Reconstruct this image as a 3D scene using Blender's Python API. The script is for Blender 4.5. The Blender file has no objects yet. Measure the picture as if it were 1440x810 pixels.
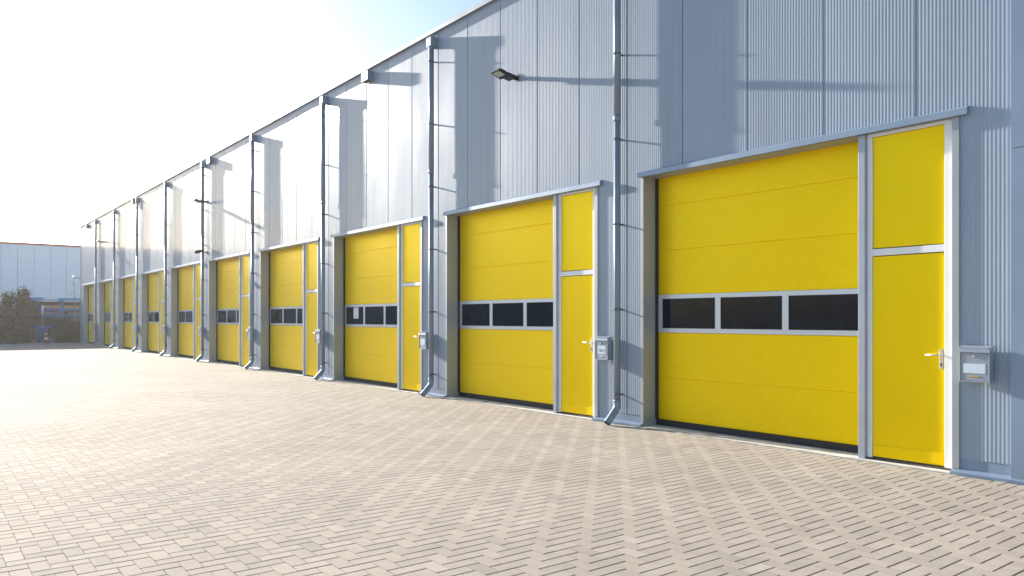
import bpy, math, random
import numpy as np
from mathutils import Vector, Matrix
random.seed(7)
rng = np.random.default_rng(11)
scene = bpy.context.scene
COL = scene.collection
R = math.radians

# ------------------------------------------------------------------ world, sun, camera
SUN_TO = Vector((-1.0, -0.075, 0.268)).normalized()      # towards the sun
EL = math.asin(SUN_TO.z)
AZ = math.atan2(SUN_TO.x, SUN_TO.y)
world = bpy.data.worlds.new("World"); scene.world = world
world.use_nodes = True
wn = world.node_tree; wn.nodes.clear()
wo = wn.nodes.new('ShaderNodeOutputWorld'); bg = wn.nodes.new('ShaderNodeBackground')
sky = wn.nodes.new('ShaderNodeTexSky'); sky.sky_type = 'NISHITA'; sky.sun_disc = False
sky.sun_elevation = EL; sky.sun_rotation = AZ % (2*math.pi)
sky.air_density = 1.0; sky.dust_density = 1.3; sky.ozone_density = 2.6; sky.altitude = 0
bg.inputs[1].default_value = 0.08
wn.links.new(sky.outputs[0], bg.inputs[0]); wn.links.new(bg.outputs[0], wo.inputs[0])

sl = bpy.data.lights.new('sun', 'SUN'); sl.energy = 5.0; sl.angle = R(0.55); sl.color = (1.0, .93, .83)
so = bpy.data.objects.new('sun', sl); COL.objects.link(so)
so.rotation_euler = (-SUN_TO).to_track_quat('-Z', 'Y').to_euler()
so.location = (-20, -20, 30)

cd = bpy.data.cameras.new('camera'); cam = bpy.data.objects.new('camera', cd); COL.objects.link(cam)
cam.location = (0, -8.0, 1.5); cam.rotation_euler = (R(90), 0, math.asin(.7916))
cd.sensor_width = 36; cd.lens = 1088/1440*36; cd.shift_y = 43/1440
cd.clip_start = .05; cd.clip_end = 6000
scene.camera = cam
scene.render.resolution_x = 1024; scene.render.resolution_y = 576
vs = scene.view_settings; vs.view_transform = 'Standard'; vs.look = 'None'; vs.gamma = 1; vs.exposure = 1.6
try: vs.use_curve_mapping = False
except Exception: pass

# ------------------------------------------------------------------ helpers
class MB:
    def __init__(s): s.v = []; s.f = []; s.sm = []
    def quad(s, a, b, c, d, smooth=False):
        i = len(s.v); s.v += [a, b, c, d]; s.f.append((i, i+1, i+2, i+3)); s.sm.append(smooth); return s
    def box(s, x0, x1, y0, y1, z0, z1):
        i = len(s.v)
        s.v += [(x0,y0,z0),(x1,y0,z0),(x1,y1,z0),(x0,y1,z0),(x0,y0,z1),(x1,y0,z1),(x1,y1,z1),(x0,y1,z1)]
        for q in ((0,3,2,1),(4,5,6,7),(0,1,5,4),(1,2,6,5),(2,3,7,6),(3,0,4,7)):
            s.f.append(tuple(i+k for k in q)); s.sm.append(False)
        return s
    def obox(s, M, sx, sy, sz):       # box of full size sx,sy,sz centred, through matrix M
        i = len(s.v)
        for z in (-.5,.5):
            for (x,y) in ((-.5,-.5),(.5,-.5),(.5,.5),(-.5,.5)):
                s.v.append(tuple(M @ Vector((x*sx, y*sy, z*sz))))
        for q in ((0,3,2,1),(4,5,6,7),(0,1,5,4),(1,2,6,5),(2,3,7,6),(3,0,4,7)):
            s.f.append(tuple(i+k for k in q)); s.sm.append(False)
        return s
    def prism_x(s, prof, x0, x1):     # profile of (y,z), extruded along x, capped
        n = len(prof); i = len(s.v)
        s.v += [(x0,y,z) for y,z in prof] + [(x1,y,z) for y,z in prof]
        for k in range(n):
            j = (k+1) % n; s.f.append((i+k, i+j, i+n+j, i+n+k)); s.sm.append(False)
        s.f.append(tuple(i+k for k in range(n))[::-1]); s.f.append(tuple(i+n+k for k in range(n))); s.sm += [False, False]
        return s
    def tube(s, pts, rad, n=16, cap=True):
        P = [Vector(p) for p in pts]; rr = rad if isinstance(rad, (list, tuple)) else [rad]*len(P)
        base = len(s.v)
        prev = None
        for k, p in enumerate(P):
            if k == 0: d = P[1]-P[0]
            elif k == len(P)-1: d = P[-1]-P[-2]
            else: d = (P[k+1]-p).normalized() + (p-P[k-1]).normalized()
            d.normalize()
            if prev is None:
                a = Vector((1,0,0)) if abs(d.x) < .9 else Vector((0,1,0))
                u = (a - d*a.dot(d)).normalized()
            else: u = (prev - d*prev.dot(d)).normalized()
            prev = u; w = d.cross(u)
            for j in range(n):
                t = 2*math.pi*j/n; s.v.append(tuple(p + (u*math.cos(t)+w*math.sin(t))*rr[k]))
        for k in range(len(P)-1):
            for j in range(n):
                a = base+k*n+j; b = base+k*n+(j+1) % n
                s.f.append((a, b, b+n, a+n)); s.sm.append(True)
        if cap:
            s.f.append(tuple(base+j for j in range(n))[::-1]); s.sm.append(False)
            e = base+(len(P)-1)*n
            s.f.append(tuple(e+j for j in range(n))); s.sm.append(False)
        return s
    def build(s, name, mat, parent=None, bevel=0.0, loc=(0,0,0)):
        me = bpy.data.meshes.new(name)
        me.from_pydata([tuple(p) for p in s.v], [], s.f)
        me.polygons.foreach_set('use_smooth', s.sm)
        if bevel:
            import bmesh
            bm = bmesh.new(); bm.from_mesh(me)
            es = [e for e in bm.edges if len(e.link_faces) == 2 and e.calc_face_angle(0) > R(50)]
            bmesh.ops.bevel(bm, geom=es, offset=bevel, segments=2, profile=.6, affect='EDGES', clamp_overlap=True)
            bm.to_mesh(me); bm.free()
        me.update()
        me.materials.append(mat)
        o = bpy.data.objects.new(name, me); COL.objects.link(o); o.location = loc
        if parent: o.parent = parent
        return o

def empty(name, loc=(0,0,0), rz=0):
    o = bpy.data.objects.new(name, None); COL.objects.link(o); o.location = loc; o.rotation_euler = (0,0,rz)
    o.empty_display_size = .2
    return o
def tag(o, label, cat, group=None):
    o['label'] = label; o['category'] = cat
    if group: o['group'] = group
    return o
def struct(o): o['kind'] = 'structure'; return o
def copy_tree(o, parent=None):
    c = o.copy(); COL.objects.link(c); c.parent = parent
    for ch in [x for x in COL.objects if x.parent == o]: copy_tree(ch, c)
    return c

# ------------------------------------------------------------------ materials
def mat(name, col, rough=.5, metal=0.0, spec=.5, coat=0.0, var=0.0, vscale=3.0, bump=0.0, bscale=40.0, dirt=None, dscale=(1,1,1), emit=None):
    m = bpy.data.materials.new(name); m.use_nodes = True
    nt = m.node_tree; b = nt.nodes['Principled BSDF']; N = nt.nodes.new; L = nt.links.new
    b.inputs['Base Color'].default_value = (*col, 1); b.inputs['Roughness'].default_value = rough
    b.inputs['Metallic'].default_value = metal; b.inputs['Specular IOR Level'].default_value = spec
    b.inputs['Coat Weight'].default_value = coat; b.inputs['Coat Roughness'].default_value = .12
    tc = N('ShaderNodeTexCoord')
    last = None
    if var:
        n = N('ShaderNodeTexNoise'); n.inputs['Scale'].default_value = vscale; n.inputs['Detail'].default_value = 5
        mp = N('ShaderNodeMapping'); mp.inputs['Scale'].default_value = dscale
        L(tc.outputs['Object'], mp.inputs[0]); L(mp.outputs[0], n.inputs['Vector'])
        mr = N('ShaderNodeMapRange'); mr.inputs[1].default_value = .3; mr.inputs[2].default_value = .7
        mr.inputs[3].default_value = 1-var; mr.inputs[4].default_value = 1+var
        L(n.outputs['Fac'], mr.inputs[0])
        mx = N('ShaderNodeVectorMath'); mx.operation = 'SCALE'; mx.inputs[0].default_value = col
        L(mr.outputs[0], mx.inputs['Scale']); L(mx.outputs[0], b.inputs['Base Color'])
        r2 = N('ShaderNodeMapRange'); r2.inputs[1].default_value = .3; r2.inputs[2].default_value = .7
        r2.inputs[3].default_value = max(.02, rough-.06); r2.inputs[4].default_value = rough+.06
        L(n.outputs['Fac'], r2.inputs[0]); L(r2.outputs[0], b.inputs['Roughness'])
    if bump:
        n2 = N('ShaderNodeTexNoise'); n2.inputs['Scale'].default_value = bscale; n2.inputs['Detail'].default_value = 4
        L(tc.outputs['Object'], n2.inputs['Vector'])
        bp = N('ShaderNodeBump'); bp.inputs['Strength'].default_value = bump; bp.inputs['Distance'].default_value = .01
        L(n2.outputs['Fac'], bp.inputs['Height']); L(bp.outputs[0], b.inputs['Normal'])
    return m

CLAD = mat('cladding_silver', (.30,.36,.445), .58, .05, .12, coat=.35, var=.05, vscale=1.2, dscale=(1,1,.25))
def clad_detail(m):
    nt = m.node_tree; b = nt.nodes['Principled BSDF']; N = nt.nodes.new; L = nt.links.new
    src = b.inputs['Base Color'].links[0].from_socket
    geo = N('ShaderNodeNewGeometry'); sx = N('ShaderNodeSeparateXYZ'); L(geo.outputs['Position'], sx.inputs[0])
    a = N('ShaderNodeMath'); a.operation = 'ADD'; a.inputs[1].default_value = 6.69; L(sx.outputs[0], a.inputs[0])
    f = N('ShaderNodeMath'); f.operation = 'FLOOR'; L(a.outputs[0], f.inputs[0])
    w = N('ShaderNodeTexWhiteNoise'); w.noise_dimensions = '1D'; L(f.outputs[0], w.inputs['W'])
    mr = N('ShaderNodeMapRange'); mr.inputs[3].default_value = .955; mr.inputs[4].default_value = 1.045; L(w.outputs[0], mr.inputs[0])
    # fine rain streaks
    mp = N('ShaderNodeMapping'); mp.inputs['Scale'].default_value = (22, 22, .35); L(geo.outputs['Position'], mp.inputs[0])
    st = N('ShaderNodeTexNoise'); st.inputs['Scale'].default_value = 1; st.inputs['Detail'].default_value = 4; L(mp.outputs[0], st.inputs['Vector'])
    ms = N('ShaderNodeMapRange'); ms.inputs[1].default_value = .35; ms.inputs[2].default_value = .7; ms.inputs[3].default_value = 1.03; ms.inputs[4].default_value = .95; L(st.outputs['Fac'], ms.inputs[0])
    mu = N('ShaderNodeMath'); mu.operation = 'MULTIPLY'; L(mr.outputs[0], mu.inputs[0]); L(ms.outputs[0], mu.inputs[1])
    sc_ = N('ShaderNodeVectorMath'); sc_.operation = 'SCALE'; L(src, sc_.inputs[0]); L(mu.outputs[0], sc_.inputs['Scale'])
    L(sc_.outputs[0], b.inputs['Base Color'])
    # slight waviness of the thin sheet
    mp2 = N('ShaderNodeMapping'); mp2.inputs['Scale'].default_value = (2.2, 1, .9); L(geo.outputs['Position'], mp2.inputs[0])
    n2 = N('ShaderNodeTexNoise'); n2.inputs['Scale'].default_value = 1; n2.inputs['Detail'].default_value = 2; L(mp2.outputs[0], n2.inputs['Vector'])
    bp = N('ShaderNodeBump'); bp.inputs['Strength'].default_value = .35; bp.inputs['Distance'].default_value = .01
    L(n2.outputs['Fac'], bp.inputs['Height']); L(bp.outputs[0], b.inputs['Normal']); L(bp.outputs[0], b.inputs['Coat Normal'])
clad_detail(CLAD)
TRIM = mat('trim_grey', (.24,.315,.42), .42, .25, var=.05, vscale=2)
PIPE = mat('zinc_pipe', (.22,.27,.33), .45, .05, var=.08, vscale=3)
REVEAL = mat('reveal_grey', (.36,.38,.40), .45, .3, var=.04, vscale=2)
YEL = mat('yellow_steel', (1.0,.69,.0), .38, .45, .25, var=.03, vscale=1.5)
YEL2 = mat('yellow_panel', (1.0,.69,.0), .40, .4, .2, var=.03, vscale=1.2)
ALU = mat('window_aluminium', (.60,.63,.68), .35, .5, var=.03)
WHITE = mat('white_frame', (.84,.85,.87), .35, 0, var=.02)
POST = mat('post_grey', (.37,.41,.48), .38, .2, var=.03)
GLASS = mat('dark_glass', (.008,.012,.02), .04, 0, .2, var=.25, vscale=4)
BLACK = mat('black_rubber', (.02,.02,.023), .6)
LAMPB = mat('lamp_black', (.018,.019,.021), .42)
LED = mat('lamp_glass', (.55,.55,.48), .25)
STEEL = mat('brushed_steel', (.66,.66,.66), .28, .9)
BOX = mat('mailbox_grey', (.32,.36,.42), .38, .3, var=.03)
BRASS = mat('brass', (.62,.45,.2), .3, .9)
PAPER = mat('paper', (.75,.77,.80), .7)
LABEL = mat('label_blue_white', (.62,.70,.80), .45)
INK = mat('ink', (.05,.06,.10), .6)
CONC = mat('concrete', (.56,.54,.50), .8, var=.2, vscale=5, bump=.25, bscale=90)
ROOFM = mat('roof_membrane', (.2,.2,.21), .8, var=.1)

def paver_mat():
    m = bpy.data.materials.new('paver_concrete'); m.use_nodes = True
    nt = m.node_tree; b = nt.nodes['Principled BSDF']; N = nt.nodes.new; L = nt.links.new
    tc = N('ShaderNodeTexCoord'); at = N('ShaderNodeAttribute'); at.attribute_name = 'tone'
    cr = N('ShaderNodeValToRGB'); e = cr.color_ramp.elements
    e[0].position = 0; e[0].color = (.325,.285,.24,1); e[1].position = 1; e[1].color = (.445,.388,.325,1)
    e2 = e.new(.5); e2.color = (.39,.338,.28,1)
    L(at.outputs['Fac'], cr.inputs[0])
    big = N('ShaderNodeTexNoise'); big.inputs['Scale'].default_value = .55; big.inputs['Detail'].default_value = 6; big.inputs['Roughness'].default_value = .6
    L(tc.outputs['Object'], big.inputs['Vector'])
    mr = N('ShaderNodeMapRange'); mr.inputs[1].default_value = .3; mr.inputs[2].default_value = .7; mr.inputs[3].default_value = .88; mr.inputs[4].default_value = 1.10
    L(big.outputs['Fac'], mr.inputs[0])
    fine = N('ShaderNodeTexNoise'); fine.inputs['Scale'].default_value = 160; fine.inputs['Detail'].default_value = 3
    L(tc.outputs['Object'], fine.inputs['Vector'])
    mf = N('ShaderNodeMapRange'); mf.inputs[1].default_value = .3; mf.inputs[2].default_value = .7; mf.inputs[3].default_value = .90; mf.inputs[4].default_value = 1.08
    L(fine.outputs['Fac'], mf.inputs[0])
    mid = N('ShaderNodeTexNoise'); mid.inputs['Scale'].default_value = 9; mid.inputs['Detail'].default_value = 5
    L(tc.outputs['Object'], mid.inputs['Vector'])
    mm = N('ShaderNodeMapRange'); mm.inputs[1].default_value = .3; mm.inputs[2].default_value = .7; mm.inputs[3].default_value = .94; mm.inputs[4].default_value = 1.05
    L(mid.outputs['Fac'], mm.inputs[0])
    a = N('ShaderNodeMath'); a.operation = 'MULTIPLY'; L(mr.outputs[0], a.inputs[0]); L(mf.outputs[0], a.inputs[1])
    a2 = N('ShaderNodeMath'); a2.operation = 'MULTIPLY'; L(a.outputs[0], a2.inputs[0]); L(mm.outputs[0], a2.inputs[1])
    sc = N('ShaderNodeVectorMath'); sc.operation = 'SCALE'; L(cr.outputs[0], sc.inputs[0]); L(a2.outputs[0], sc.inputs['Scale'])
    L(sc.outputs[0], b.inputs['Base Color'])
    b.inputs['Roughness'].default_value = .95; b.inputs['Specular IOR Level'].default_value = .2
    bp = N('ShaderNodeBump'); bp.inputs['Strength'].default_value = .12; bp.inputs['Distance'].default_value = .004
    L(fine.outputs['Fac'], bp.inputs['Height']); L(bp.outputs[0], b.inputs['Normal'])
    return m
PAV = paver_mat()
JOINT = mat('joint_sand', (.045,.04,.035), .9, var=.2, vscale=12)
ASPH = mat('yard_asphalt', (.30,.29,.28), .85, var=.1, vscale=.8, bump=.2, bscale=60)

# ------------------------------------------------------------------ ground
g = MB(); g.quad((-2500,-2500,-.03),(2500,-2500,-.03),(2500,2500,-.03),(-2500,2500,-.03))
struct(g.build('ground', ASPH))
# bedding sand visible in the joints
PX0, PX1, PY0, PY1 = -54.0, 6.0, -13.0, -.075
g = MB(); g.quad((PX0,PY0,-.014),(PX1,PY0,-.014),(PX1,PY1+.03,-.014),(PX0,PY1+.03,-.014))
struct(g.build('joint_sand', JOINT))
def pavers():
    a = .105
    nx0, nx1 = int(PX0/a), int(PX1/a); ny0, ny1 = int(PY0/a)-1, 1
    ii, jj = np.meshgrid(np.arange(nx0, nx1), np.arange(ny0, ny1), indexing='ij')
    d = (ii+jj) % 4
    H = d == 0; V = d == 2
    x0 = np.concatenate([ii[H], ii[V]])*a; y0 = np.concatenate([jj[H], jj[V]])*a
    w = np.concatenate([np.full(H.sum(), 2*a), np.full(V.sum(), a)]); h = np.concatenate([np.full(H.sum(), a), np.full(V.sum(), 2*a)])
    x1 = x0+w; y1 = y0+h
    y1 = np.minimum(y1, PY1)                      # cut course along the wall
    keep = (y1-y0 > .03) & (x0 >= PX0) & (y0 >= PY0)
    x0, x1, y0, y1 = x0[keep], x1[keep], y0[keep], y1[keep]
    n = len(x0)
    gx = .0042 + rng.random(n)*.0018; gy = .0010 + rng.random(n)*.0008
    jx = (rng.random(n)-.5)*.0016; jy = (rng.random(n)-.5)*.0016
    x0 = x0+gx+jx; x1 = x1-gx+jx; y0 = y0+gy+jy; y1 = y1-gy+jy
    bv = .0016
    zt = (rng.random(n)-.5)*.0008; tx = (rng.random(n)-.5)*.003; ty = (rng.random(n)-.5)*.003
    # gentle settling of the whole surface
    cx = (x0+x1)/2; cy = (y0+y1)/2
    zt = zt + .0015*np.sin(cx*.9+1.3*np.sin(cy*.7)) + .0015*np.sin(cy*1.7+cx*.31)
    def z(x, y, dz): return zt + (x-cx)*tx + (y-cy)*ty + dz
    C = []
    for (xx, yy) in ((x0,y0),(x1,y0),(x1,y1),(x0,y1)): C.append(np.stack([xx, yy, np.full(n, -.02)], 1))
    for (xx, yy) in ((x0,y0),(x1,y0),(x1,y1),(x0,y1)): C.append(np.stack([xx, yy, z(xx,yy,-.0013)], 1))
    for (xx, yy) in ((x0+bv,y0+bv),(x1-bv,y0+bv),(x1-bv,y1-bv),(x0+bv,y1-bv)): C.append(np.stack([xx, yy, z(xx,yy,0)], 1))
    co = np.stack(C, 1).reshape(-1, 3)
    q = [(8,9,10,11)]
    for k in range(4):
        j = (k+1) % 4
        q.append((4+k, 4+j, 8+j, 8+k)); q.append((k, j, 4+j, 4+k))
    q = np.array(q); F = (np.arange(n)[:,None,None]*12 + q[None]).reshape(-1, 4)
    me = bpy.data.meshes.new('paving'); me.vertices.add(len(co)); me.vertices.foreach_set('co', co.ravel())
    me.loops.add(F.size); me.loops.foreach_set('vertex_index', F.ravel().astype(np.int32))
    me.polygons.add(len(F)); me.polygons.foreach_set('loop_start', np.arange(0, F.size, 4, dtype=np.int32))
    me.polygons.foreach_set('use_smooth', np.zeros(len(F), dtype=bool))
    me.update(calc_edges=True)
    at = me.attributes.new('tone', 'FLOAT', 'FACE')
    tone = np.clip(rng.normal(.5, .17, n), 0, 1)
    at.data.foreach_set('value', np.repeat(tone, 9).astype(np.float32))
    me.materials.append(PAV)
    o = bpy.data.objects.new('paving', me); COL.objects.link(o); struct(o)
pavers()

# ------------------------------------------------------------------ main warehouse
NB = 10
XL, XR = -53.40, -2.82           # ribbed cladding extent
OL, OR = -7.38, -3.34            # opening of the nearest bay
HO = 3.46                        # opening height
HT = 7.05
wh = empty('warehouse', (-28, 0, 0))
tag(wh, 'long silver-grey ribbed metal warehouse with a row of yellow doors', 'warehouse')
def W(o):                        # parent while keeping world coordinates
    o.parent = wh; o.location = o.location - wh.location; return o

def rib_profile(x0, x1):
    """(x,y) points of trapezoid micro ribs with a panel joint every metre"""
    pts = []
    P = 1/28
    k0 = math.floor((x0+6.69)*28)
    s = -6.69 + k0*P
    k = k0
    raw = []
    while s < x1+.001:
        if k % 28 == 0:           # panel joint
            raw += [(s-.007, 0), (s-.0062, .014), (s+.0052, .014), (s+.006, 0), (s+.0115, 0), (s+.0175, .0009), (s+.0297, .0009)]
        else:
            raw += [(s, 0), (s+.0115, 0), (s+.0175, .0009), (s+.0297, .0009)]
        k += 1; s = -6.69 + k*P
    raw = [p for p in raw if x0 < p[0] < x1]
    return [(x0, 0)] + raw + [(x1, 0)]
cl = MB()
def clad(x0, x1, z0, z1):
    pr = rib_profile(x0, x1); b = len(cl.v)
    for (x, y) in pr: cl.v.append((x, y, z0)); cl.v.append((x, y, z1))
    for k in range(len(pr)-1):
        a = b+2*k; cl.f.append((a, a+2, a+3, a+1)); cl.sm.append(False)
clad(XL, XR, HO+.075, HT)
pill = [(OR-5*(k+1), OL-5*k) for k in range(NB-1)]
pill = [(OR, XR)] + pill + [(XL, OL-5*(NB-1))]
for (a, b) in pill: clad(a, b, .15, HO+.075)
W(cl.build('wall', CLAD))

# starter track + ledge flashing at the foot of the cladding, jamb flashings
for i, (a, b) in enumerate(pill):
    e = .62 if i == 0 else 0
    pl = MB(); pl.box(a+.022, b-(.001 if i == 0 else .022), .004, .05, .045, .152)
    pl.prism_x([(-.002,.048),(-.075,.026),(-.075,-.02),(.05,-.02),(.05,.048)], a+.002, b+e-.002)
    W(pl.build('base_flashing', TRIM))
co = MB()
co.prism_x([(.3,7.105),(-.055,7.112),(-.06,7.108),(-.06,7.03),(-.045,7.03),(-.045,7.045),(.3,7.045)], XL-.05, XR+.65)
W(co.build('roof_coping', mat('coping_grey', (.27,.30,.33), .45, .3, var=.04)))
ct = MB()
ct.box(XR, XR+.6, -.045, .3, .03, 3.058); ct.box(XR, XR+.6, -.045, .3, 3.064, 7.043)
W(ct.build('corner_trim', TRIM))
ct = MB()
ct.box(XL-.035, XL+.05, -.02, .3, 0, 7.043)
W(ct.build('corner_trim', TRIM))
bk = MB()                         # end walls, back wall
bk.box(XL-.03, XL+.02, .31, 28, -.02, 7.04); bk.box(XR+.53, XR+.58, .31, 28, -.02, 7.04); bk.box(XL+.03, XR+.52, 27.9, 28, -.02, 7.04)
bk.box(XL+.03, XR+.52, .40, .42, HO, 7.03)
W(bk.build('side_wall', mat('side_wall_grey', (.42,.45,.49), .45, .3, var=.05)))
rf = MB(); rf.box(XL+.0, XR+.55, .32, 27.95, 7.05, 7.09)
W(rf.build('roof', ROOFM))
sb = MB()                         # concrete strip in front of and under the doors
for k in range(NB):
    ox = -5*k
    sb.box(OL+ox-.0, OR+ox+.0, -.074, .5, -.03, .008)
W(sb.build('threshold', CONC))

# one bay: jamb lining, lintel flashing, garage door, post, personnel door
bay_objs = []
def bay(o): bay_objs.append(o); W(o); return o
# reveal lining
m = MB()
m.box(OL-.02, OL, .0, .42, .01, HO+.03)                      # left reveal
m.box(OR, OR+.02, .0, .42, .01, HO+.03)
m.box(OL, OR, .012, .42, HO, HO+.03)                         # soffit
m.box(OL-.045, OL+.001, -.005, .0035, .05, HO-.002)             # jamb face flashings
m.box(OR-.001, OR+.062, -.015, .0035, .05, HO-.002)
bay(m.build('door_surround', REVEAL))
m = MB()
m.prism_x([(.003,HO+.082),(-.052,HO+.06),(-.052,HO-.004),(-.042,HO-.004),(-.043,HO+.004),(.003,HO+.004)], OL-.07, OR+.145)
bay(m.build('lintel_flashing', TRIM))

# garage door panel with horizontal micro ribs
DX0, DX1, DY = OL+.036, -4.25, .27
gd = MB()
def ribbed(z0, z1, seam=True):
    pts = [(DY+.006, z0), (DY, z0+.003)]
    n = int((z1-z0-.02)/.0235); s = (z1-z0-.016)/n
    for i in range(n):
        z = z0+.008+i*s
        pts += [(DY, z), (DY, z+s*.42), (DY+.0022, z+s*.55), (DY+.0022, z+s*.88)]
    pts += [(DY, z1-.006), (DY+.006, z1)]
    b = len(gd.v)
    for (y, z) in pts: gd.v += [(DX0, y, z), (DX1, y, z)]
    for k in range(len(pts)-1):
        a = b+2*k; gd.f.append((a, a+1, a+3, a+2)); gd.sm.append(False)
for (z0, z1) in ((.10,.68),(.68,1.305),(1.835,2.45),(2.45,3.07),(3.07,3.62)): ribbed(z0, z1)
gd.box(DX0, DX1, DY+.012, DY+.05, .09, 3.6)
gdo = gd.build('garage_door', YEL)
m = MB()                                                     # aluminium window section frame
pz0, pz1 = 1.365, 1.775
panes = [(-7.27,-6.37), (-6.285,-5.385), (-5.30,-4.40)]
m.box(DX0, DX1, DY-.006, DY+.011, 1.308, pz0); m.box(DX0, DX1, DY-.006, DY+.011, pz1, 1.832)
xs = [DX0] + [v for p in panes for v in p] + [DX1]
for i in range(0, 8, 2): m.box(xs[i], xs[i+1], DY-.006, DY+.011, pz0, pz1)
fr = m.build('window_frame', ALU); fr.parent = gdo
for p in panes:
    m = MB(); m.box(p[0]+.0, p[1]-.0, DY+.004, DY+.008, pz0, pz1)
    # rubber bead round the glass
    q = m.build('pane', GLASS); q.parent = gdo
    m = MB()
    for (a0, a1, c0, c1) in ((p[0],p[1],pz0,pz0+.009),(p[0],p[1],pz1-.009,pz1),(p[0],p[0]+.009,pz0+.009,pz1-.009),(p[1]-.009,p[1],pz0+.009,pz1-.009)):
        m.box(a0, a1, DY-.003, DY+.0035, c0, c1)
    q = m.build('glazing_bead', BLACK); q.parent = gdo
m = MB(); m.box(OL+.001, DX1, DY-.012, DY+.03, .012, .092); m.box(OL+.001, OL+.034, DY-.03, DY+.05, .093, HO+.06)
q = m.build('rubber_seal', BLACK); q.parent = gdo
gdo.location = (0,0,0); bay(gdo)
PYF = .0
m = MB(); m.box(-4.295, -4.222, -.001, .40, .009, HO-.002)
bay(m.build('door_post', POST, bevel=.003))

# personnel door, nearly flush with the wall face
A0, A1, LY = -4.163, -3.437, .056
pd = MB(); pd.box(A0, A1, LY, LY+.05, .04, 2.155)
pdo = pd.build('personnel_door', YEL2, bevel=.004)
m = MB(); m.box(A0+.008, A1-.008, LY-.008, LY-.0005, .055, .165)
q = m.build('kick_plate', YEL2, bevel=.002); q.parent = pdo
m = MB(); m.box(A0, A1, LY+.006, LY+.05, 2.245, 3.42)
q = m.build('upper_panel', YEL2, bevel=.004); q.parent = pdo
m = MB()
m.box(-4.219, A0-.003, LY-.016, LY+.06, .028, HO-.002); m.box(A1+.003, -3.362, LY-.016, LY+.06, .028, HO-.002)
m.box(A0-.003, A1+.003, LY-.014, LY+.06, 2.163, 2.235); m.box(A0-.003, A1+.003, LY-.014, LY+.06, 3.424, HO-.002)
q = m.build('door_frame', WHITE, bevel=.003); q.parent = pdo
m = MB(); m.box(-3.3615, -3.341, LY-.010, LY+.06, .009, HO-.002); q = m.build('door_liner', POST); q.parent = pdo
m = MB(); m.box(-4.219, -3.362, LY-.02, LY+.07, .009, .027); m.box(A0, A1, LY+.002, LY+.04, .0275, .0395)
q = m.build('door_sill', mat('sill_dark', (.08,.06,.05), .5)); q.parent = pdo
m = MB(); m.box(A1-.048, A1-.012, LY-.011, LY-.0005, 1.0, 1.2)
q = m.build('handle_plate', STEEL, bevel=.003); q.parent = pdo
hx = A1-.03
m = MB(); m.tube([(hx,LY-.009,1.14),(hx,LY-.05,1.14),(hx-.008,LY-.062,1.14),(hx-.022,LY-.067,1.14),(hx-.125,LY-.067,1.138)], .008, 12)
q = m.build('lever_handle', STEEL); q.parent = pdo
m = MB(); m.tube([(hx,LY-.010,1.05),(hx,LY-.015,1.05)], .009, 12); m.box(hx-.004,hx+.004,LY-.015,LY-.0105,1.022,1.05)
q = m.build('lock_cylinder', BLACK); q.parent = pdo
bay(pdo)
for k in range(1, NB):
    for o in bay_objs:
        c = copy_tree(o, wh); c.location = o.location + Vector((-5*k, 0, 0))
        if k == 2 and o is gdo:
            for (a, b, c0, c1) in ((-6.89,-6.63,1.50,1.76), (-4.66,-4.49,1.50,1.77)):
                m = MB(); m.box(a, b, DY-.0015, DY+.0025, c0, c1)
                n = m.build('paper_notice', PAPER); n.parent = c
                n['label'] = 'white paper sheet stuck inside the door window'

# ------------------------------------------------------------------ drainpipes
ORD = ['nearest', 'second', 'third', 'fourth', 'fifth', 'sixth', 'seventh', 'eighth', 'ninth', 'tenth']
def ordn(k): return 'the nearest garage door' if k == 0 else 'the %s garage door counted from the right' % ORD[k]
PXX, PYY = -7.79, -.10
dp = empty('drainpipe', (PXX, PYY, 0))
m = MB(); m.tube([(0,0,6.76),(0,0,4.33)], .05, 20); m.tube([(0,0,4.36),(0,0,.26)], .0465, 20)
m.tube([(0,0,4.38),(0,0,4.30)], .054, 20)
p1 = m.build('pipe', PIPE, dp)
m = MB(); m.tube([(0,0,.34),(0,0,.265),(0,-.012,.225),(0,-.04,.19),(0,-.175,.055),(0,-.20,.03)], .052, 20, cap=False)
m.tube([(0,0,.345),(0,0,.315)], .056, 20)
m.build('outlet_elbow', PIPE, dp)
m = MB(); m.box(-.082, .082, -.058, .098, 6.745, 6.925); m.tube([(0,0,6.75),(0,0,6.70)], .054, 20)
m.build('hopper', PIPE, dp, bevel=.006)
BR = mat('bracket_steel', (.16,.17,.19), .5, .6)
for i in range(6):
    z = .42+1.21*i
    m = MB(); m.tube([(0,0,z-.012),(0,0,z+.012)], .0545, 20); m.tube([(0,.05,z),(0,.099,z)], .014, 8)
    m.box(-.012,.012,-.064,-.05,z-.01,z+.01)
    m.build('bracket', BR, dp)
for k in range(9):
    o = dp if k == 0 else copy_tree(dp)
    o.location = (PXX-5*k, PYY, 0)
    tag(o, 'grey drainpipe standing just left of ' + ordn(k), 'drainpipe', 'drainpipes along the warehouse wall')
    ch = [x for x in COL.objects if x.parent == o]

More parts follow.
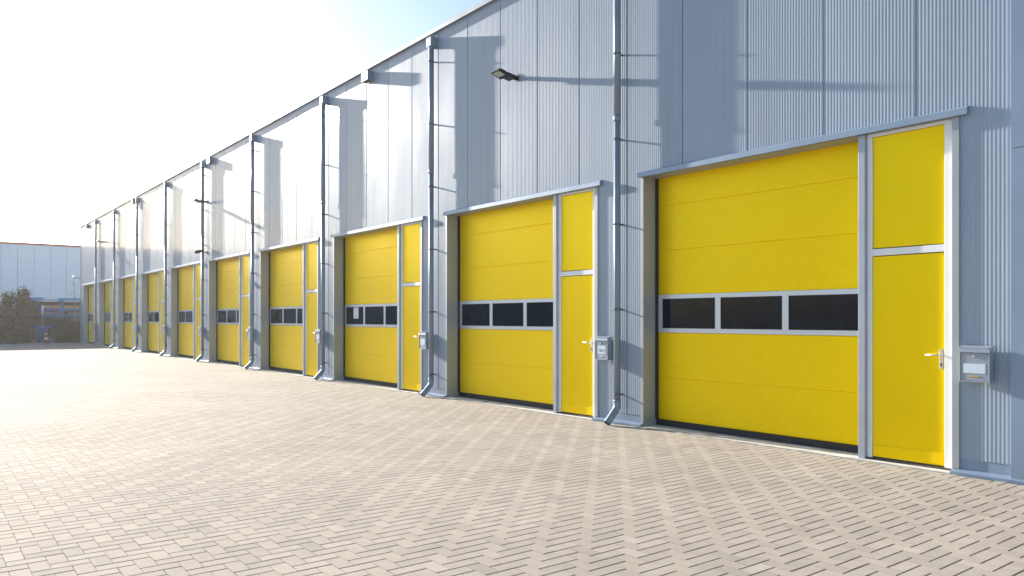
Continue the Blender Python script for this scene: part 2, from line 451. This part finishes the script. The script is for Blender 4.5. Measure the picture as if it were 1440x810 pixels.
# ------------------------------------------------------------------ overflow boxes
sc = empty('overflow_box', (0,0,0))
m = MB()
m.box(-.15,.15,-.15,-.004,6.93,6.945)
m.box(-.15,.15,-.15,-.142,6.745,6.93); m.box(-.15,-.142,-.142,-.004,6.745,6.93); m.box(.142,.15,-.142,-.004,6.745,6.93)
m.build('housing', PIPE, sc)
m = MB(); m.box(-.14,.14,-.14,-.01,6.76,6.768); m.build('underside', mat('rusty_under', (.13,.09,.06), .7), sc)
for k, (x, w) in enumerate(((-15.5,'third'),(-27.0,'fifth'),(-38.6,'seventh'),(-50.6,'ninth'))):
    o = sc if k == 0 else copy_tree(sc)
    o.location = (x, 0, 0)
    where = ['nearest to the camera', 'second from the right', 'third from the right', 'at the far corner'][k]
    tag(o, 'small grey overflow box under the roof edge, ' + where, 'overflow box', 'overflow boxes under the roof edge')

# ------------------------------------------------------------------ floodlights
fl = empty('floodlight', (-10.23, 0, 5.54))
m = MB(); m.box(-.045,.045,-.012,-.002,-.05,.05)
m.box(-.042,-.032,-.10,-.012,-.03,.02); m.box(.032,.042,-.10,-.012,-.03,.02); m.tube([(-.05,-.095,-.002),(.05,-.095,-.002)], .012, 10)
m.build('wall_bracket', LAMPB, fl)
tilt = Matrix.Translation((0,-.355,.0)) @ Matrix.Rotation(R(-18), 4, 'X')
m = MB(); m.obox(tilt, .25, .23, .03)
m.build('lamp_head', LAMPB, fl, bevel=.006)
m = MB(); m.obox(tilt @ Matrix.Translation((0,-.02,-.0165)), .17, .125, .006)
m.build('lamp_glass', LED, fl)
t2 = Matrix.Translation((0,-.18,-.012)) @ Matrix.Rotation(R(-8), 4, 'X')
m = MB(); m.obox(t2, .17, .17, .065)
for i in range(6): m.obox(tilt @ Matrix.Translation((-.1+.04*i,.02,.027)), .008, .16, .03)
m.build('driver_housing', LAMPB, fl, bevel=.004)
for k, (x, w) in enumerate(((-10.23,'above the second garage door, nearest the camera'),(-27.62,'high on the wall beside the fifth drainpipe'),(-45.4,'near the far corner of the wall'))):
    o = fl if k == 0 else copy_tree(fl)
    o.location = (x, 0, 5.54)
    tag(o, 'black floodlight ' + w, 'floodlight', 'floodlights on the warehouse wall')

def camera_dev(x, z, label, s=1.0, colr=LAMPB):
    r = empty('security_camera', (x, 0, z))
    m = MB(); m.tube([(0,-.002,0),(0,-.015,0)], .05*s, 14); m.tube([(0,-.01,0),(0,-.16*s,.0),(0,-.2*s,.04*s)], .016*s, 10)
    m.build('bracket_arm', colr, r)
    m = MB(); m.tube([(0,-.16*s,.05*s),(0,-.30*s,.01*s),(0,-.40*s,-.02*s)], [.045*s,.05*s,.045*s], 14)
    m.obox(Matrix.Translation((0,-.29*s,.066*s)) @ Matrix.Rotation(R(16), 4, 'X'), .12*s, .3*s, .008)
    m.build('camera_body', colr, r)
    m = MB(); m.tube([(0,-.398*s,-.02*s),(0,-.405*s,-.022*s)], .032*s, 14); m.build('lens', GLASS, r)
    tag(r, label, 'security camera')
    return r
camera_dev(-27.58, 3.78, 'dark bracket-mounted security camera beside the fifth drainpipe, below the floodlight', 1.0)
camera_dev(-53.2, 6.6, 'tiny dark security camera high on the far corner of the wall', .55)
r = empty('wall_lamp', (-53.3, 0, 3.9))
m = MB(); m.tube([(0,-.003,0),(0,-.02,0)], .05, 12); m.tube([(0,-.015,0),(0,-.22,.06)], .02, 10); m.build('arm', TRIM, r)
m = MB(); m.tube([(0,-.20,.08),(0,-.30,.10),(0,-.40,.06),(0,-.44,.03)], [.05,.1,.1,.04], 16); m.build('lamp_shade', WHITE, r)
tag(r, 'small white wall lamp on the far corner at lintel height', 'wall lamp')

# ------------------------------------------------------------------ mailboxes
def text_mesh(body, size, mt, parent, M, name):
    cu = bpy.data.curves.new(name, 'FONT'); cu.body = body; cu.size = size; cu.extrude = .0006; cu.align_x = 'CENTER'; cu.align_y = 'CENTER'
    o = bpy.data.objects.new('tmp', cu); COL.objects.link(o)
    dg = bpy.context.evaluated_depsgraph_get(); me = bpy.data.meshes.new_from_object(o.evaluated_get(dg))
    bpy.data.objects.remove(o); me.materials.clear(); me.materials.append(mt); me.transform(M)
    n = bpy.data.objects.new(name, me); COL.objects.link(n); n.parent = parent
    return n
FACE = Matrix.Rotation(R(90), 4, 'X')
mbx = empty('mailbox', (-3.105, 0, .9))
Wd, Hh, Dp = .265, .34, .11
m = MB(); m.box(-Wd/2, Wd/2, -Dp+.012, -.016, 0, Hh-.01); m.box(-.08,.08,-.016,-.002,.06,.28)
m.box(-Wd/2, -Wd/2+.012, -Dp, -Dp+.012, 0, Hh-.01); m.box(Wd/2-.012, Wd/2, -Dp, -Dp+.012, 0, Hh-.01)
m.box(-Wd/2+.012, Wd/2-.012, -Dp, -Dp+.012, 0, .012)
m.build('housing', BOX, mbx, bevel=.0025)
m = MB(); m.prism_x([(-Dp-.010,Hh-.058),(-Dp-.003,Hh-.062),(-Dp-.001,Hh-.012),(-.016,Hh+.004),(-.016,Hh-.008),(-Dp-.004,Hh-.02)], -Wd/2-.002, Wd/2+.002)
m.box(-Wd/2+.013, Wd/2-.013, -Dp-.006, -Dp+.011, Hh-.058, Hh-.014)
m.build('flap', BOX, mbx)
m = MB(); m.box(-Wd/2+.016, Wd/2-.016, -Dp+.004, -Dp+.0115, .016, Hh-.066); m.build('front_door', BOX, mbx, bevel=.002)
m = MB(); m.tube([(-.005,-Dp+.004,.245),(-.005,-Dp-.004,.245)], .011, 14); m.build('lock', STEEL, mbx)
copies = []
for k in range(NB):
    o = mbx if k == 0 else copy_tree(mbx)
    o.location = (-3.105-5*k, 0, .9)
    tag(o, 'x', 'mailbox', 'mailboxes beside the personnel doors')
    o['label'] = 'grey mailbox beside the %s personnel door counted from the right' % ORD[k]
    copies.append(o)
copies[0]['label'] = 'grey wall mailbox with blank pale label and brass plate, nearest the camera'
copies[1]['label'] = 'grey wall mailbox with number label 54-2, left of the nearest drainpipe'
for k in range(4):
    o = copies[k]
    m = MB()
    if k == 0: m.box(-.095, .095, -Dp+.001, -Dp+.0035, .085, .175)
    else: m.box(-.07, .09, -Dp+.001, -Dp+.0035, .085, .205)
    lb = m.build('name_label', LABEL if k != 0 else LABEL, o)
    m = MB(); m.box(-.035,.045,-Dp+.000,-Dp+.0035,.048,.064); m.build('name_plate', BRASS if k == 0 else STEEL, o, bevel=.001)
    if k == 1:
        text_mesh('54-2', .062, INK, o, Matrix.Translation((.01,-Dp+.0003,.135)) @ FACE, 'number')
        m = MB(); m.box(-.02,.02,-Dp+.001,-Dp+.0035,.225,.245); m.build('sticker', mat('sticker_blue', (.08,.16,.42), .5), o)

# ------------------------------------------------------------------ far side of the yard
def at(px, X):                     # y on the plane x = X seen at photo column px
    r = (px-720)/1088
    return -8 + (-X)*(.611+.7916*r)/(.7916-.611*r)
fb = empty('far_warehouse', (-71, -20, 0))
tag(fb, 'pale blue-grey panelled warehouse with red roof edge beyond the yard', 'warehouse')
FW = mat('far_panels', (.70,.74,.80), .5, .0, var=.03, vscale=.5)
m = MB(); H2 = 7.25
y = -60.0
while y < 30:
    m.box(0, .12, y+20+.012, y+20+1.088, 0, H2); y += 1.1
m.box(-.1, -.001, -40, 50, 0, H2)
m.build('wall', FW, fb)
m = MB(); m.box(-30, -.1, -40, 50, H2-.1, H2+.05); m.build('roof', ROOFM, fb)
m = MB(); m.box(-.05, .16, -40, 50, H2+.001, H2+.16); m.build('roof_edge', mat('red_trim', (.42,.07,.05), .5), fb)

# fence
fe = empty('fence', (-54.3, -6, 0))
tag(fe, 'low wire mesh fence with thin grey rails along the back of the yard', 'fence')
FM = mat('galvanised', (.12,.13,.14), .5, .4)
m = MB()
for z in (.06, .62, 1.22): m.tube([(0,-14,z),(0,6.0,z)], .014, 8)
m.build('rail', FM, fe)
for i in range(9):
    m = MB(); m.tube([(0,-14+2.5*i,-.03),(0,-14+2.5*i,1.3)], .024, 10); m.build('post', FM, fe)
m = MB()
y = -14
while y < 6: m.tube([(.0,y,.03),(.0,y,1.22)], .0025, 3, cap=False); y += .1
z = .15
while z < 1.2: m.tube([(.0,-14,z),(.0,6,z)], .0025, 3, cap=False); z += .15
m.build('wire_mesh', FM, fe)

def leaf_mat(name, c1, c2):
    m = bpy.data.materials.new(name); m.use_nodes = True
    nt = m.node_tree; b = nt.nodes['Principled BSDF']; N = nt.nodes.new; L = nt.links.new
    tc = N('ShaderNodeTexCoord'); n = N('ShaderNodeTexNoise'); n.inputs['Scale'].default_value = 2.6; n.inputs['Detail'].default_value = 8; n.inputs['Roughness'].default_value = .75
    cr = N('ShaderNodeValToRGB'); cr.color_ramp.elements[0].position = .35; cr.color_ramp.elements[1].position = .65
    cr.color_ramp.elements[0].color = (*c1,1); cr.color_ramp.elements[1].color = (*c2,1)
    L(tc.outputs['Object'], n.inputs['Vector']); L(n.outputs['Fac'], cr.inputs[0]); L(cr.outputs[0], b.inputs['Base Color'])
    b.inputs['Roughness'].default_value = .9; b.inputs['Specular IOR Level'].default_value = .1
    return m
BARK = mat('bark', (.09,.07,.055), .9, var=.2, vscale=8)
LBROWN = leaf_mat('copper_leaves', (.05,.027,.018), (.17,.08,.05))
LDARK = leaf_mat('dark_leaves', (.05,.042,.024), (.12,.10,.05))
def bush(x, y, w, d, h, n, leaf, label, shape='mound', name='bush', grp=None):
    r = empty(name, (x, y, 0)); tag(r, label, 'bush', grp)
    rg = random.Random(hash(label) % 1000 if False else int(abs(x*97+y*31)*10))
    br = MB(); lf = MB()
    tips = []
    ns = 26
    for i in range(ns):
        bx, by = (rg.random()-.5)*w*.55, (rg.random()-.5)*d*.5
        ex = bx*1.7+(rg.random()-.5)*w*.25; ey = by*1.7+(rg.random()-.5)*d*.25
        q = max(0.15, 1-(abs(ex)/(w*.62))**2.2)
        ez = h*q*(.8+.25*rg.random())
        p = [(bx,by,0), (bx*.7+ex*.3+(rg.random()-.5)*.08, by*.7+ey*.3, ez*.45), (bx*.3+ex*.7, by*.3+ey*.7+(rg.random()-.5)*.08, ez*.8), (ex,ey,ez)]
        br.tube(p, [.022,.016,.010,.003], 5, cap=False); tips.append(p)
        for t in range(5):
            a = rg.randint(1,2); s0 = Vector(p[a]).lerp(Vector(p[a+1]), rg.random())
            e = s0 + Vector(((rg.random()-.5)*.7,(rg.random()-.5)*.5,.15+rg.random()*.35))
            br.tube([tuple(s0), tuple(e)], [.007,.002], 4, cap=False); tips.append([tuple(s0), tuple(s0), tuple(s0.lerp(e,.6)), tuple(e)])
    for i in range(int(n*1.7)):
        p = rg.choice(tips); k = rg.randint(0, 2); c = Vector(p[k]).lerp(Vector(p[k+1]), rg.random())
        c += Vector((rg.gauss(0,.13), rg.gauss(0,.11), rg.gauss(0,.10)))
        if c.z < .04: c.z = .04+rg.random()*.3
        u = Vector((rg.gauss(0,1), rg.gauss(0,1), rg.gauss(0,1))).normalized(); v = u.orthogonal().normalized()
        s = .032+.032*rg.random()
        if i % 3 == 0: c.z *= rg.random()**.6; c.z = max(c.z, .04)
        lf.quad(tuple(c-u*s), tuple(c-v*s*.55), tuple(c+u*s), tuple(c+v*s*.55))
    br.build('branches', BARK, r); lf.build('foliage', leaf, r)
    return r
bush(-55.3, at(24,-55.3), 1.9, 1.6, 3.05, 9000, LBROWN, 'tall copper-brown bush rising above the fence at the left edge')
bush(-55.0, at(2,-55.0)-.4, 1.9, 1.5, 2.3, 7000, LDARK, 'lower dark green-brown bush at the left edge of the photo')
bush(-55.4, at(38,-55.4), 1.3, .9, 2.4, 5000, LBROWN, 'copper-brown bush between the tallest bush and the blue rack')
bush(-55.2, at(88,-55.2), 1.7, 1.0, 1.35, 5000, LDARK, 'low dark shrub behind the fence below the blue rack')
bush(-55.1, at(108,-55.1), 1.2, 1.0, 1.15, 3500, LBROWN, 'small brown shrub behind the fence beside the warehouse corner')
bush(-55.6, -8.0, 4.2, 1.7, 2.5, 9000, LDARK, 'wide dark hedge bush outside the frame on the left')

# bare sapling
r = empty('sapling_tree', (-55.9, at(105,-55.9), 0)); tag(r, 'thin bare sapling beside the far corner of the yellow-door warehouse', 'tree')
m = MB(); m.tube([(0,0,0),(.03,.02,1.2),(0,-.03,2.6),(.04,0,4.0)], [.045,.035,.022,.004], 8); m.build('trunk', mat('pale_bark', (.22,.2,.15), .8, var=.2, vscale=6), r)
m = MB(); rg = random.Random(5)
for i in range(26):
    z = 1.4+rg.random()*2.3; a = rg.random()*6.3; l = .25+.5*rg.random()*(4.3-z)/2.5
    m.tube([(0.01,0,z),(math.cos(a)*l*.6,math.sin(a)*l*.6,z+l*.5),(math.cos(a)*l,math.sin(a)*l,z+l)], [.009,.006,.002], 4, cap=False)
m.build('branches', BARK, r)

# blue storage rack with stacked goods
RB = mat('rack_blue', (.02,.10,.30), .45, var=.1); RBL = mat('rack_blue_light', (.03,.20,.46), .45)
XR0 = -61.5
ya, yb = at(46, XR0), at(128, XR0)
rk = empty('storage_rack', (XR0, (ya+yb)/2, 0)); tag(rk, 'blue steel storage rack with a flat blue roof behind the fence', 'rack')
hw = (yb-ya)/2
nP = 3
for i in range(nP):
    yy = -hw+.25 + (2*hw-.5)*i/(nP-1)
    m = MB(); m.box(-.06,.06,yy-.07,yy+.07,0,2.75); m.box(-1.56,-1.44,yy-.07,yy+.07,0,2.75); m.build('upright', RB, rk)
for z in (.95, 1.72, 2.15):
    m = MB(); m.box(.062,.12,-hw,hw,z-.09,z+.06); m.build('beam', RB, rk)
    m = MB(); m.box(-1.6,.06,-hw+.02,hw-.02,z-.02,z+.02); m.build('shelf', mat('shelf_board', (.16,.11,.07), .8, var=.2), rk)
m = MB(); m.prism_x([(-.1,0),(.1,0),(.1,.2),(-.1,.2)], 0, 1)
m = MB(); m.box(-1.64,-1.605,-hw,hw,.1,2.7); m.build('dark_backdrop', mat('back_dark', (.06,.055,.06), .8, var=.3), rk)  # dark backdrop sheet added to darken the gaps behind the shelves
m = MB(); m.box(-1.9,.35,-hw-.3,hw+.3,2.78,2.93); m.build('roof', RBL, rk)
m = MB(); m.box(.352,.36,-hw+.6,-hw+1.5,2.83,2.9); m.build('roof_stripe', WHITE, rk)
WOOD = mat('timber', (.36,.22,.11), .8, var=.25, vscale=5, dscale=(1,.2,6)); GREYG = mat('grey_goods', (.12,.12,.14), .6, var=.3, vscale=3)
def goods(name, y, z, w, h, d, mt, label, cat, nb):
    r = empty(name, (XR0-.7, y, z)); tag(r, label, cat)
    m = MB(); rgn = random.Random(int(y*100+z*10))
    k = max(2, int(h/.07))
    for i in range(k):
        o = (rgn.random()-.5)*.08
        m.box(-d/2+o, d/2+o*.5, -w/2+rgn.random()*.15, w/2-rgn.random()*.15, i*h/k+.002, (i+1)*h/k-.004)
    m.build('boards', mt, r)
    m = MB()
    for q in (-.3, .3): m.box(-d/2-.06, d/2+.06, q*w-.02, q*w+.02, -.0, h+.006)
    m.build('strap', BLACK, r)
cy = (ya+yb)/2
goods('timber_stack', cy+.2, 2.175, 2.9, .24, 1.3, WOOD, 'pale timber boards on the top shelf of the blue rack', 'timber stack', 3)
goods('timber_stack', cy-.9, 1.745, 1.5, .22, 1.3, GREYG, 'dark boards at the left of the middle rack shelf', 'timber stack', 3)
goods('timber_stack', cy+1.0, 1.745, 1.4, .18, 1.3, GREYG, 'dark boards at the right of the middle rack shelf', 'timber stack', 3)
goods('timber_stack', cy+.6, .975, 2.1, .55, 1.3, GREYG, 'dark stacked sheets on the lowest shelf of the blue rack', 'timber stack', 3)
goods('timber_stack', cy+.9, .02, 1.9, .75, 1.3, WOOD, 'brown timber pile on the ground under the blue rack', 'timber stack', 3)

def lathe(pr, n=24):
    m = MB()
    for (r, z) in pr:
        for j in range(n): m.v.append((r*math.cos(2*math.pi*j/n), r*math.sin(2*math.pi*j/n), z))
    for k in range(len(pr)-1):
        for j in range(n):
            a = k*n+j; b = k*n+(j+1) % n; m.f.append((a, b, b+n, a+n)); m.sm.append(True)
    m.f.append(tuple((len(pr)-1)*n+j for j in range(n))); m.sm.append(False)
    return m
XC = -55.6
r = empty('drum', (XC-.3, at(59,XC-.3), 0)); tag(r, 'blue plastic drum standing behind the fence left of the traffic cone', 'drum')
pr = [(.28,0),(.30,.02),(.30,.28),(.315,.30),(.30,.32),(.30,.58),(.315,.6),(.30,.62),(.30,.88),(.27,.92),(.26,.92),(.26,.90)]
lathe(pr).build('body', mat('drum_blue', (.01,.12,.34), .35), r)
m = MB(); m.tube([(.12,0,.901),(.12,0,.935)], .035, 12); m.build('cap', BLACK, r)
r = empty('traffic_cone', (XC+.6, at(65,XC+.6), 0)); tag(r, 'red and white traffic cone behind the wire fence', 'traffic cone')
CR = mat('cone_red', (.35,.03,.03), .5)
def ring(z0, z1, mt, nm):
    f = lambda z: .15 - .12*z/.75
    lathe([(f(z0), z0), (f(z1), z1)], 20).build(nm, mt, r)
m = MB(); m.box(-.2,.2,-.2,.2,0,.035); m.build('base', BLACK, r, bevel=.01)
ring(.035,.2,CR,'red_band'); ring(.2,.36,WHITE,'white_band'); ring(.36,.5,CR,'red_band'); ring(.5,.63,WHITE,'white_band'); ring(.63,.75,CR,'red_band')
r = empty('sign_pole', (-57.2, at(60,-57.2), 0)); tag(r, 'white-topped thin marker post beside the blue drum', 'post')
m = MB(); m.tube([(0,0,0),(0,0,1.75)], .03, 10); m.build('pole', mat('pole_grey', (.2,.22,.24), .5), r)
m = MB(); m.tube([(0,0,1.76),(0,0,2.35)], .045, 10); m.build('white_sleeve', WHITE, r)

# thin scattering volume added to imitate lens glare towards the low sun
m = MB(); m.box(-200, 60, -150, 60, -1.2, 11)
hz = m.build('glare_haze', bpy.data.materials.new('glare_haze')); hz['kind'] = 'stuff'
hm = hz.data.materials[0]; hm.use_nodes = True; nt = hm.node_tree; nt.nodes.clear()
o_ = nt.nodes.new('ShaderNodeOutputMaterial'); v_ = nt.nodes.new('ShaderNodeVolumePrincipled')
v_.inputs['Color'].default_value = (.97,.97,.97,1); v_.inputs['Density'].default_value = .0003; v_.inputs['Anisotropy'].default_value = .6
nt.links.new(v_.outputs[0], o_.inputs['Volume'])
